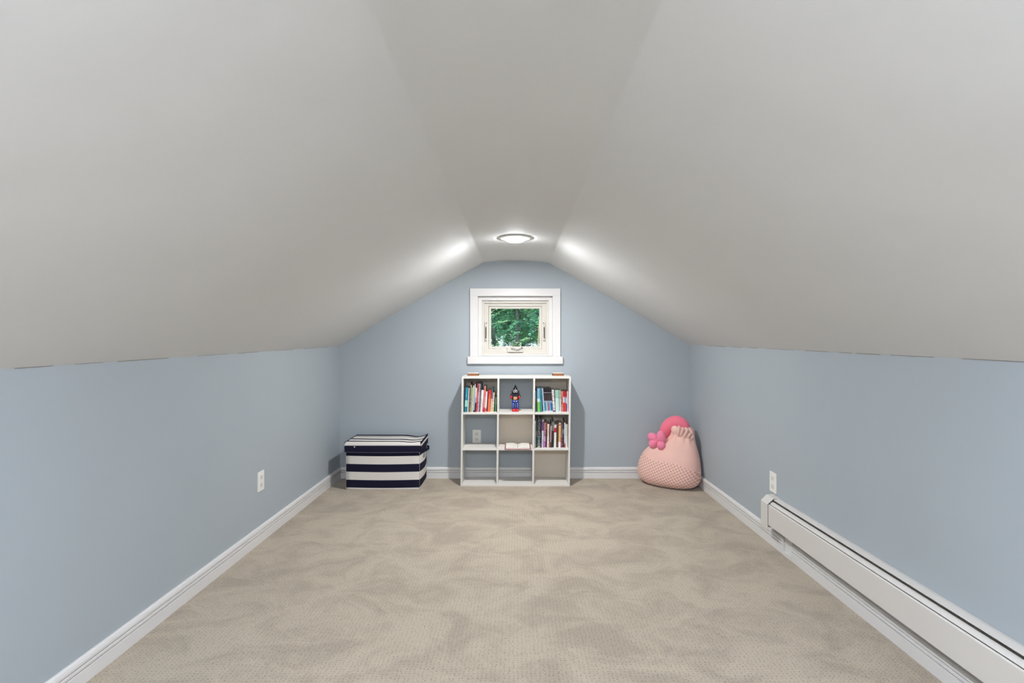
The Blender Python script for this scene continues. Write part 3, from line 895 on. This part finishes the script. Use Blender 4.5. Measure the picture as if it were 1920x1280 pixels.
# ---------------------------------------------------------------- open book lying on the middle shelf
zs = shelf_z(1)
OBX = (970.5 - 969) * 4.2 / 960
ob = empty('open_book', (OBX + 0.001, 4.118, zs))
tag(ob, 'open book with pinkish cover lying flat on the middle shelf', 'book')
M_PINKC = spine_material('pink_book_cover', [(0, (176, 112, 120))], (142, 76, 86))
bm = bmesh.new()
OW, OD = 0.107, 0.200
for s in (-1, 1):
    box(bm, min(0, s * OW), max(0, s * OW), 0, OD, 0, 0.003, bevel=0.0008, seg=1)
link('cover', bm, M_PINKC, ob)
for s in (-1, 1):
    bm = bmesh.new()
    n = 10
    top = []; bot = []
    for i in range(n + 1):
        u = i / n
        x = s * (0.0012 + (OW - 0.0125) * u)
        hgt = 0.0032 + 0.0125 * math.sin(min(1.0, u * 2.2) * math.pi / 2) * (1 - 0.18 * u)
        top.append([bm.verts.new((x, 0.014, hgt)), bm.verts.new((x, OD - 0.004, hgt))])
        bot.append([bm.verts.new((x, 0.014, 0.0030)), bm.verts.new((x, OD - 0.004, 0.0030))])
    for i in range(n):
        bm.faces.new((top[i][0], top[i + 1][0], top[i + 1][1], top[i][1]))
        bm.faces.new((bot[i][0], bot[i][1], bot[i + 1][1], bot[i + 1][0]))
        bm.faces.new((bot[i][0], bot[i + 1][0], top[i + 1][0], top[i][0]))
        bm.faces.new((bot[i][1], top[i][1], top[i + 1][1], bot[i + 1][1]))
    bm.faces.new((bot[0][0], top[0][0], top[0][1], bot[0][1]))
    bm.faces.new((bot[n][0], bot[n][1], top[n][1], top[n][0]))
    bmesh.ops.recalc_face_normals(bm, faces=bm.faces[:])
    link('page_block', bm, plain('open_page', (230, 224, 214), 0.8, 0.2, noise=0.10, nscale=70), ob)

# ---------------------------------------------------------------- toy figure
fz0 = shelf_z(2)
fig = empty('toy_figure', ((966.3 - 969) * 4.235 / 960, 4.235, fz0))
tag(fig, 'small toy figure with black pointed head, blue body and red feet', 'toy')
M_FB = plain('toy_black', (24, 22, 36), 0.35, 0.5)
M_FBLUE = plain('toy_blue', (34, 62, 150), 0.3, 0.5, noise=0.2, nscale=60)
M_FRED = plain('toy_red', (206, 34, 44), 0.3, 0.5)
M_FW = plain('toy_white', (230, 226, 220), 0.4, 0.5)
M_FY = spine_material('toy_chest_print', [(0, (222, 190, 110)), (.45, (214, 120, 70)), (.7, (222, 196, 150))], (180, 60, 50))
k = 4.235 / 960
def fp(px, py): return ((px - 966.3) * k, (770.6 - py) * k)
# feet
for s in (-1, 1):
    bm = bmesh.new(); box(bm, s * 0.0145 - 0.0135, s * 0.0145 + 0.0135, -0.030, 0.016, 0, 0.021, bevel=0.006, seg=3)
    link('foot', bm, M_FRED, fig, True)
    bm = bmesh.new(); tube(bm, [(s * 0.0165, 0, 0.018), (s * 0.0165, 0, 0.045), (s * 0.0165, 0, 0.078)], [0.0125, 0.0130, 0.0115], 14)
    lg = link('leg', bm, M_FBLUE, fig, True)
    bm = bmesh.new()
    for q in (0.035, 0.050, 0.064):
        ellipsoid(bm, (s * 0.0185, -0.0125, q), (0.0024, 0.0016, 0.0024), 8, 6)
    link('stud', bm, M_FW, lg, True)
bm = bmesh.new(); box(bm, -0.027, 0.027, -0.017, 0.017, 0.074, 0.094, bevel=0.005, seg=3); hp = link('hips', bm, M_FBLUE, fig, True)
bm = bmesh.new()
for s in (-1, 1): ellipsoid(bm, (s * 0.009, -0.0172, 0.084), (0.0038, 0.0015, 0.0038), 10, 6)
link('stud', bm, M_FW, hp, True)
bm = bmesh.new(); box(bm, -0.028, 0.028, -0.019, 0.019, 0.092, 0.148, bevel=0.007, seg=3); torso = link('torso', bm, M_FB, fig, True)
bm = bmesh.new(); box(bm, -0.0155, 0.0155, -0.0215, -0.017, 0.098, 0.122, bevel=0.0012); link('chest_panel', bm, M_FY, torso)
for s in (-1, 1):
    bm = bmesh.new(); tube(bm, [(s * 0.029, 0, 0.142), (s * 0.0355, -0.004, 0.128), (s * 0.034, -0.012, 0.112)], [0.0085, 0.0085, 0.0075], 12)
    arm = link('arm', bm, M_FB, fig, True)
    bm = bmesh.new(); ellipsoid(bm, (s * 0.0330, -0.014, 0.117), (0.0095, 0.011, 0.0125), 14, 10); link('glove', bm, M_FRED, arm, True)
# pointed head, brim spikes, ringed eyes
bm = bmesh.new(); lathe(bm, [(0, 0.138), (0.021, 0.139), (0.0285, 0.147), (0.0275, 0.158), (0.022, 0.175), (0.015, 0.191), (0.008, 0.204), (0.0035, 0.214), (0, 0.222)], 24)
head = link('head', bm, M_FB, fig, True)
for s in (-1, 1):
    for (zz, ln, dz) in ((0.163, 0.016, 0.007), (0.158, 0.018, -0.001), (0.152, 0.014, -0.007)):
        bm = bmesh.new(); tube(bm, [(s * 0.022, 0, zz), (s * (0.022 + ln), 0, zz + dz)], [0.0042, 0.0008], 8); link('spike', bm, M_FB, head, True)
    bm = bmesh.new()
    pts = [(s * 0.0085 + 0.0068 * math.cos(a), -0.0265 - 0.002 * math.sin(a), 0.1675 + 0.0100 * math.sin(a)) for a in [2 * math.pi * q / 18 for q in range(19)]]
    tube(bm, pts, 0.0020, 6, caps=False)
    link('eye_ring', bm, M_FW, head, True)
    bm = bmesh.new(); ellipsoid(bm, (s * 0.0085, -0.0235, 0.1675), (0.0062, 0.0035, 0.0092), 12, 8); link('eye', bm, M_FB, head, True)

# ---------------------------------------------------------------- striped toy chest
TX0, TX1, TY0, TY1 = -1.356, -0.772, 4.066, 4.378
tb = empty('toy_chest', ((TX0 + TX1) / 2, (TY0 + TY1) / 2, 0))
tag(tb, 'navy and white striped fabric toy chest with lid in the left corner', 'toy chest')
hx, hy = (TX1 - TX0) / 2, (TY1 - TY0) / 2
bounds = [(0, 1), (0.017, 0), (0.079, 1), (0.143, 0), (0.205, 1), (0.269, 0), (0.345, None)]
bm = bmesh.new()
zs_ = []
for (z0, c), (z1, _) in zip(bounds[:-1], bounds[1:]):
    zs_ += [(z0, c), ((z0 + z1) / 2, c)]
zs_.append((bounds[-1][0], None))
def perim(z):
    """rectangle outline with cloth walls that bulge a little between floor and rim"""
    pts = []
    u = z / 0.345
    bulge = 0.010 * math.sin(math.pi * min(1, u))
    nxs, nys = 14, 8
    def sag(t): return math.sin(math.pi * t)
    for i in range(nxs): t = i / nxs; pts.append((-hx + 2 * hx * t, -hy - bulge * 0.5 * sag(t), z - 0.004 * sag(t) * (1 if 0 < u < 0.95 else 0)))
    for i in range(nys): t = i / nys; pts.append((hx + bulge * 1.2 * sag(t), -hy + 2 * hy * t, z - 0.003 * sag(t) * (1 if 0 < u < 0.95 else 0)))
    for i in range(nxs): t = i / nxs; pts.append((hx - 2 * hx * t, hy, z))
    for i in range(nys): t = i / nys; pts.append((-hx - bulge * sag(t), hy - 2 * hy * t, z))
    return pts
rings_ = [[bm.verts.new(p) for p in perim(z)] for z, c in zs_]
for (ra, rb), (z, c) in zip(zip(rings_[:-1], rings_[1:]), zs_):
    n = len(ra)
    for i in range(n):
        f = bm.faces.new((ra[i], ra[(i + 1) % n], rb[(i + 1) % n], rb[i])); f.material_index = c; f.smooth = True
f = bm.faces.new(list(reversed(rings_[0]))); f.material_index = 1
f = bm.faces.new(rings_[-1]); f.material_index = 0
body = link('body', bm, [M_NAVY, M_WCAN], tb)
# seams down the front corners
for s in (-1, 1):
    bm = bmesh.new(); tube(bm, [(s * hx, -hy - 0.0005, 0.002), (s * hx, -hy - 0.0005, 0.16), (s * hx, -hy - 0.0005, 0.335)], 0.0013, 6)
    link('corner_seam', bm, plain('seam_thread', (178, 170, 166), 0.8), body)
# lid: sagging top with stripes, white rim stripe and navy skirt
LX0, LX1, LY0, LY1 = -hx - 0.006, hx + 0.010, -hy - 0.012, hy + 0.002
bm = bmesh.new()
LN = 24
depth = LY1 - LY0
cuts = [(0.0, 0), (0.012, 1), (0.060, 1), (0.098, 0), (0.130, 1), (0.200, 0), (0.232, 1), (0.290, 0), (depth, None)]
# rows from the skirt bottom up the front, then back over the top
rowsL = [(LY0 - 0.001, 0.300, 0), (LY0 - 0.003, 0.325, 0), (LY0 - 0.001, 0.3515, 1), (LY0, 0.366, 1), (LY0 + 0.006, 0.3735, 1)]
topz = 0.3755
for (c0, m0) in [(0.020, 1), (0.038, 0), (0.072, 1), (0.135, 0), (0.172, 1), (0.245, 0), (0.262, 1), (0.282, 0)]:
    rowsL.append((LY0 + c0, topz, m0))
rowsL.append((LY1, topz, None))
def lid_z(x, y, z):
    if z < topz - 0.003: 
        return z - (0.004 * math.sin(math.pi * (x - LX0) / (LX1 - LX0)) if z < 0.32 else 0)
    t = (x - LX0) / (LX1 - LX0); u = (y - LY0) / depth
    dip = -0.012 * math.exp(-((t - 0.86) / 0.10) ** 2) * (0.5 + 0.5 * u) - 0.004 * math.sin(math.pi * t) * math.sin(math.pi * u)
    lift = 0.010 * math.exp(-((t - 1.0) / 0.035) ** 2) * u
    return z + dip + lift
vr = []
for (y, z, c) in rowsL:
    vr.append([bm.verts.new((LX0 + (LX1 - LX0) * i / LN, y, lid_z(LX0 + (LX1 - LX0) * i / LN, y, z))) for i in range(LN + 1)])
for a, b_, (y, z, c) in zip(vr[:-1], vr[1:], rowsL):
    for i in range(LN):
        f = bm.faces.new((a[i], a[i + 1], b_[i + 1], b_[i])); f.material_index = c; f.smooth = True
lid = link('lid', bm, [M_NAVY, M_WCAN], tb)
# lid side flaps
for s, x in ((1, LX1), (-1, LX0)):
    bm = bmesh.new()
    nF = 10
    cols = []
    for i in range(nF + 1):
        y = LY0 + depth * i / nF
        t = lid_z(x, y, topz)
        cols.append([bm.verts.new((x + s * 0.0005, y, t)), bm.verts.new((x + s * 0.003, y, t - 0.014)), bm.verts.new((x + s * 0.004, y, t - 0.030)), bm.verts.new((x + s * 0.002, y, 0.300 + 0.010 * (i / nF)))])
    for i in range(nF):
        for j in range(3):
            f = bm.faces.new((cols[i][j], cols[i + 1][j], cols[i + 1][j + 1], cols[i][j + 1]) if s < 0 else (cols[i][j], cols[i][j + 1], cols[i + 1][j + 1], cols[i + 1][j]))
            f.material_index = (0, 1, 0)[j]; f.smooth = True
    link('lid_flap', bm, [M_NAVY, M_WCAN], lid)
    # piping along the flap edge
    bm = bmesh.new()
    tube(bm, [(x, LY0 + depth * i / nF, lid_z(x, LY0 + depth * i / nF, topz)) for i in range(nF + 1)], 0.0035, 8)
    link('piping', bm, M_NAVY, lid)
bm = bmesh.new(); tube(bm, [(LX0 + (LX1 - LX0) * i / 16, LY0 - 0.002, lid_z(LX0 + (LX1 - LX0) * i / 16, LY0, 0.300)) for i in range(17)], 0.0018, 6)
link('hem', bm, plain('hem_thread', (92, 88, 104), 0.8), lid)
bm = bmesh.new(); ellipsoid(bm, (LX0 + 0.078, LY0 - 0.0035, 0.3415), (0.0045, 0.002, 0.0055), 10, 8)
link('snap', bm, M_WCAN, lid, True)
# side strap handle and metal eyelet on the right side
bm = bmesh.new()
pts = [(hx + 0.010, -hy + 0.10, 0.282), (hx + 0.026, -hy + 0.13, 0.286), (hx + 0.044, -hy + 0.19, 0.290), (hx + 0.030, -hy + 0.25, 0.286), (hx + 0.010, -hy + 0.28, 0.282)]
for a, b_ in zip(pts[:-1], pts[1:]):
    q = []
    for p in (a, b_):
        q.append([bm.verts.new((p[0] + ddx, p[1], p[2] + dz)) for ddx, dz in ((-0.0015, -0.012), (0.0015, -0.012), (0.0015, 0.012), (-0.0015, 0.012))])
    for i in range(4):
        bm.faces.new((q[0][i], q[0][(i + 1) % 4], q[1][(i + 1) % 4], q[1][i]))
    bm.faces.new(q[0][::-1]); bm.faces.new(q[1])
bmesh.ops.recalc_face_normals(bm, faces=bm.faces[:])
link('strap_handle', bm, M_NAVY, tb)
bm = bmesh.new()
ellipsoid(bm, (hx + 0.0125, -hy + 0.118, 0.238), (0.002, 0.010, 0.013), 14, 8)
link('eyelet', bm, M_DARK, tb, True)

# ---------------------------------------------------------------- pink plush floor cushion in the right corner
cu = empty('plush_cushion', (1.243, 4.195, 0.0), rz=math.radians(-36))
tag(cu, 'pink plush floor cushion with a bow and printed lattice in the right corner', 'cushion')
M_PLUSH = plush_material('pale_pink_plush', (236, 190, 176), grid=((214, 160, 146), (246, 214, 200)))
M_PLUSHP = plush_material('pale_pink_plush_plain', (238, 196, 182))
M_HOT = plush_material('hot_pink_plush', (242, 122, 142))
M_BOW = plush_material('bow_pink_plush', (240, 134, 162))
bm = bmesh.new()
# rings: (height, half width, half depth, shift across, shift back, ripple)
rg = [(0.000, .150, .085, -.005, 0, 0), (0.010, .205, .118, -.003, 0, 0), (0.032, .238, .142, 0, 0, 0), (0.065, .254, .154, 0, 0, 0), (0.105, .258, .157, 0, 0.002, 0), (0.150, .255, .154, .001, .004, 0),
      (0.195, .246, .148, .004, .008, 0), (0.240, .232, .138, .010, .014, 0), (0.280, .212, .126, .020, .020, 0), (0.315, .184, .114, .036, .026, 0), (0.345, .154, .102, .056, .032, .002),
      (0.370, .124, .092, .076, .038, .004), (0.395, .100, .083, .090, .044, .007), (0.420, .088, .076, .098, .048, .009), (0.448, .086, .072, .098, .050, .009), (0.472, .080, .066, .092, .050, .007), (0.490, .066, .054, .086, .050, .004), (0.503, .040, .034, .080, .050, .002)]
seg = 56
RR = []
for (z, a, b_, sx_, sy_, rp) in rg:
    ring_ = []
    for i in range(seg):
        th = 2 * math.pi * i / seg
        ct, st_ = math.cos(th), math.sin(th)
        e = 0.86
        px = a * math.copysign(abs(ct) ** e, ct); py = b_ * math.copysign(abs(st_) ** e, st_)
        rr = 1 + (rp / max(a, 0.03)) * math.sin(th * 11 + z * 8)
        ring_.append(bm.verts.new((sx_ + px * rr, sy_ + py * rr, z)))
    RR.append(ring_)
for a, b_ in zip(RR[:-1], RR[1:]):
    for i in range(seg):
        f = bm.faces.new((a[i], a[(i + 1) % seg], b_[(i + 1) % seg], b_[i])); f.smooth = True
bm.faces.new(RR[0][::-1]); f = bm.faces.new(RR[-1]); f.smooth = True
cb = link('body', bm, M_PLUSH, cu, True)
sub = cb.modifiers.new('smooth', 'SUBSURF'); sub.levels = 1; sub.render_levels = 1
# flopped bright pink top roll
bm = bmesh.new()
ptsR = [(-0.050, .020, .365), (-0.040, .020, .420), (-0.016, .022, .470), (0.022, .026, .505), (0.062, .030, .520), (0.098, .036, .510), (0.122, .044, .480), (0.132, .050, .445)]
tube(bm, ptsR, [.034, .050, .058, .060, .058, .052, .044, .034], 20)
rl = link('top_roll', bm, M_HOT, cu, True)
sub = rl.modifiers.new('smooth', 'SUBSURF'); sub.levels = 1; sub.render_levels = 1
# gathered ruffle folds around the neck
for (fx_, fy_, fz_, r0, ln, tilt) in ((0.062, -0.018, 0.455, 0.034, 0.040, -0.2), (0.094, -0.030, 0.455, 0.014, 0.048, 0.12), (0.120, -0.028, 0.446, 0.013, 0.050, 0.30), (0.144, -0.018, 0.432, 0.013, 0.048, 0.45),
                                      (0.164, -0.004, 0.414, 0.013, 0.046, 0.55), (0.178, 0.014, 0.394, 0.012, 0.042, 0.6)):
    bm = bmesh.new()
    ellipsoid(bm, (fx_, fy_, fz_), (r0, 0.020, ln), 14, 10, rot=Euler((0.15, tilt, 0)))
    link('fold', bm, M_PLUSHP, cu, True)
# bow: two upper loops, two tails, a knot
bow = None
for i, (c, r, rt) in enumerate((((-0.110, -0.058, .386), (.046, .034, .036), 0.35), ((-0.036, -0.068, .398), (.036, .034, .052), -0.15), ((-0.104, -0.074, .338), (.037, .030, .035), -0.2), ((-0.032, -0.084, .334), (.035, .030, .038), 0.1))):
    bm = bmesh.new(); ellipsoid(bm, c, r, 20, 14, rot=Euler((0, rt, 0)))
    o = link('bow_loop' if i < 2 else 'bow_tail', bm, M_BOW, cu, True)
bm = bmesh.new(); ellipsoid(bm, (-0.074, -0.066, .364), (.018, .018, .022), 16, 10); link('bow_knot', bm, M_BOW, cu, True)

# ---------------------------------------------------------------- outdoors: trees beyond the window
bm = bmesh.new()
gn = 12
gg = [[bm.verts.new((-30 + 60 * i / gn, 5.5 + 50 * j / gn, -4.6 + 0.15 * math.sin(i * 1.7) * math.cos(j * 1.3))) for j in range(gn + 1)] for i in range(gn + 1)]
for i in range(gn):
    for j in range(gn):
        bm.faces.new((gg[i][j], gg[i + 1][j], gg[i + 1][j + 1], gg[i][j + 1]))
tag(link('ground', bm, plain('lawn', (86, 112, 70), 0.9, 0.1, noise=0.3, nscale=1.5), smooth=True), 'shaded lawn far below the window', 'lawn', kind='structure')

M_BARK = plain('dark_bark', (62, 70, 66), 0.9, 0.2, noise=0.35, nscale=14, bump=0.5, bscale=30)
M_BARKL = plain('pale_bark', (150, 146, 112), 0.9, 0.2, noise=0.25, nscale=14)
LEAFM = [leaf_material('leaf_blue_green', (36, 98, 86), (126, 196, 164)), leaf_material('leaf_bright_green', (44, 112, 72), (132, 196, 126)), leaf_material('leaf_pale_green', (120, 176, 120), (196, 224, 170))]

def tree(x, y, h, trunk_r, lean, crown_z0, crown_r, n_tw, leafm, bark, label, seed, leaf=0.075, density=26, branches=()):
    r = random.Random(seed)
    t = empty('tree', (x, y, -4.6)); tag(t, label, 'tree', 'trees outside the window')
    bm = bmesh.new()
    pts = [(0, 0, 0)]; rad = [trunk_r * 1.25]
    for i in range(1, 9):
        u = i / 8
        pts.append((lean[0] * u * h + r.uniform(-.05, .05), lean[1] * u * h, h * u)); rad.append(trunk_r * (1 - 0.75 * u))
    tube(bm, pts, rad, 10)
    for (bz0, dx, dy, dz, br) in branches:
        u = bz0 / h
        s = Vector((lean[0] * bz0, lean[1] * bz0, bz0))
        e = s + Vector((dx, dy, dz))
        m = s.lerp(e, 0.5) + Vector((0, 0, 0.08))
        tube(bm, [s, m, e], [br, br * 0.75, br * 0.35], 8)
    link('trunk', bm, bark, t, True)
    # sprays of leaves along drooping twigs
    vv, ff = [], []
    for k_ in range(n_tw):
        zc = crown_z0 + (h + 0.6 - crown_z0) * r.random() ** 0.9
        u = (zc - crown_z0) / max(0.1, h + 0.6 - crown_z0)
        rr = crown_r * (0.35 + 0.65 * math.sin(math.pi * (0.15 + 0.75 * u))) * math.sqrt(r.random())
        a = r.uniform(0, 2 * math.pi)
        c = Vector((lean[0] * zc + rr * math.cos(a), lean[1] * zc + rr * math.sin(a), zc))
        d = Vector((math.cos(a + r.uniform(-.8, .8)), math.sin(a + r.uniform(-.8, .8)), r.uniform(-.45, .15))).normalized()
        L_ = r.uniform(0.30, 0.60)
        side = d.cross(Vector((0, 0, 1))).normalized()
        for q in range(density):
            w = q / density
            p = c + d * (L_ * w) + Vector((0, 0, -0.18 * w * w))
            sgn = 1 if q % 2 else -1
            ld = (side * sgn * r.uniform(.7, 1.1) + d * r.uniform(.2, .9) + Vector((0, 0, r.uniform(-.5, .25)))).normalized()
            nrm = Vector((r.uniform(-.5, .5), r.uniform(-.5, .5), 1)).normalized()
            wd = ld.cross(nrm).normalized()
            ll = leaf * r.uniform(.7, 1.2)
            b0 = len(vv)
            vv += [p, p + ld * ll * .5 + wd * ll * .22, p + ld * ll, p + ld * ll * .5 - wd * ll * .22]
            ff.append((b0, b0 + 1, b0 + 2, b0 + 3))
    me = bpy.data.meshes.new('foliage')
    me.from_pydata([tuple(v) for v in vv], [], ff)
    me.materials.append(leafm)
    o = bpy.data.objects.new('foliage', me); C.objects.link(o); o.parent = t
    o['kind'] = 'stuff'
    return t

tree(0.02, 11.5, 8.4, 0.11, (0.0, 0.0), 5.9, 1.9, 520, LEAFM[0], M_BARK, 'tree with the dark trunk in the middle of the window view', 1)
tree(-0.62, 13.0, 8.4, 0.10, (0.002, 0), 5.7, 1.8, 480, LEAFM[0], M_BARK, 'blue green tree at the left edge of the window view', 2)
tree(0.95, 12.5, 8.4, 0.10, (0.01, 0), 5.8, 1.7, 420, LEAFM[1], M_BARK, 'bright green tree at the right of the view with a slanting limb', 3, branches=((5.5, -1.0, 0.1, 1.0, .05),))
tree(0.42, 9.2, 7.4, 0.022, (-0.006, 0), 5.2, 1.0, 110, LEAFM[2], M_BARKL, 'pale slender sapling closest to the window', 4, leaf=0.06)
tree(-1.5, 17.0, 8.8, 0.14, (0, 0), 5.7, 2.8, 1100, LEAFM[1], M_BARK, 'bright green tree far behind on the left of the view', 5, leaf=0.15)
tree(1.6, 18.0, 8.8, 0.14, (0, 0), 5.7, 2.8, 1100, LEAFM[0], M_BARK, 'blue green tree far behind on the right of the view', 6, leaf=0.15)
tree(0.25, 20.0, 9.0, 0.15, (0, 0), 6.0, 2.8, 1200, LEAFM[1], M_BARK, 'bright green tree farthest behind the dark trunk', 7, leaf=0.17)
tree(-3.4, 13.0, 9.5, 0.13, (0, 0), 3.4, 2.3, 620, LEAFM[1], M_BARK, 'low-crowned leafy tree standing left of the window view', 8, leaf=0.09)
tree(3.4, 13.5, 9.5, 0.13, (0, 0), 3.4, 2.3, 620, LEAFM[0], M_BARK, 'low-crowned leafy tree standing right of the window view', 9, leaf=0.09)
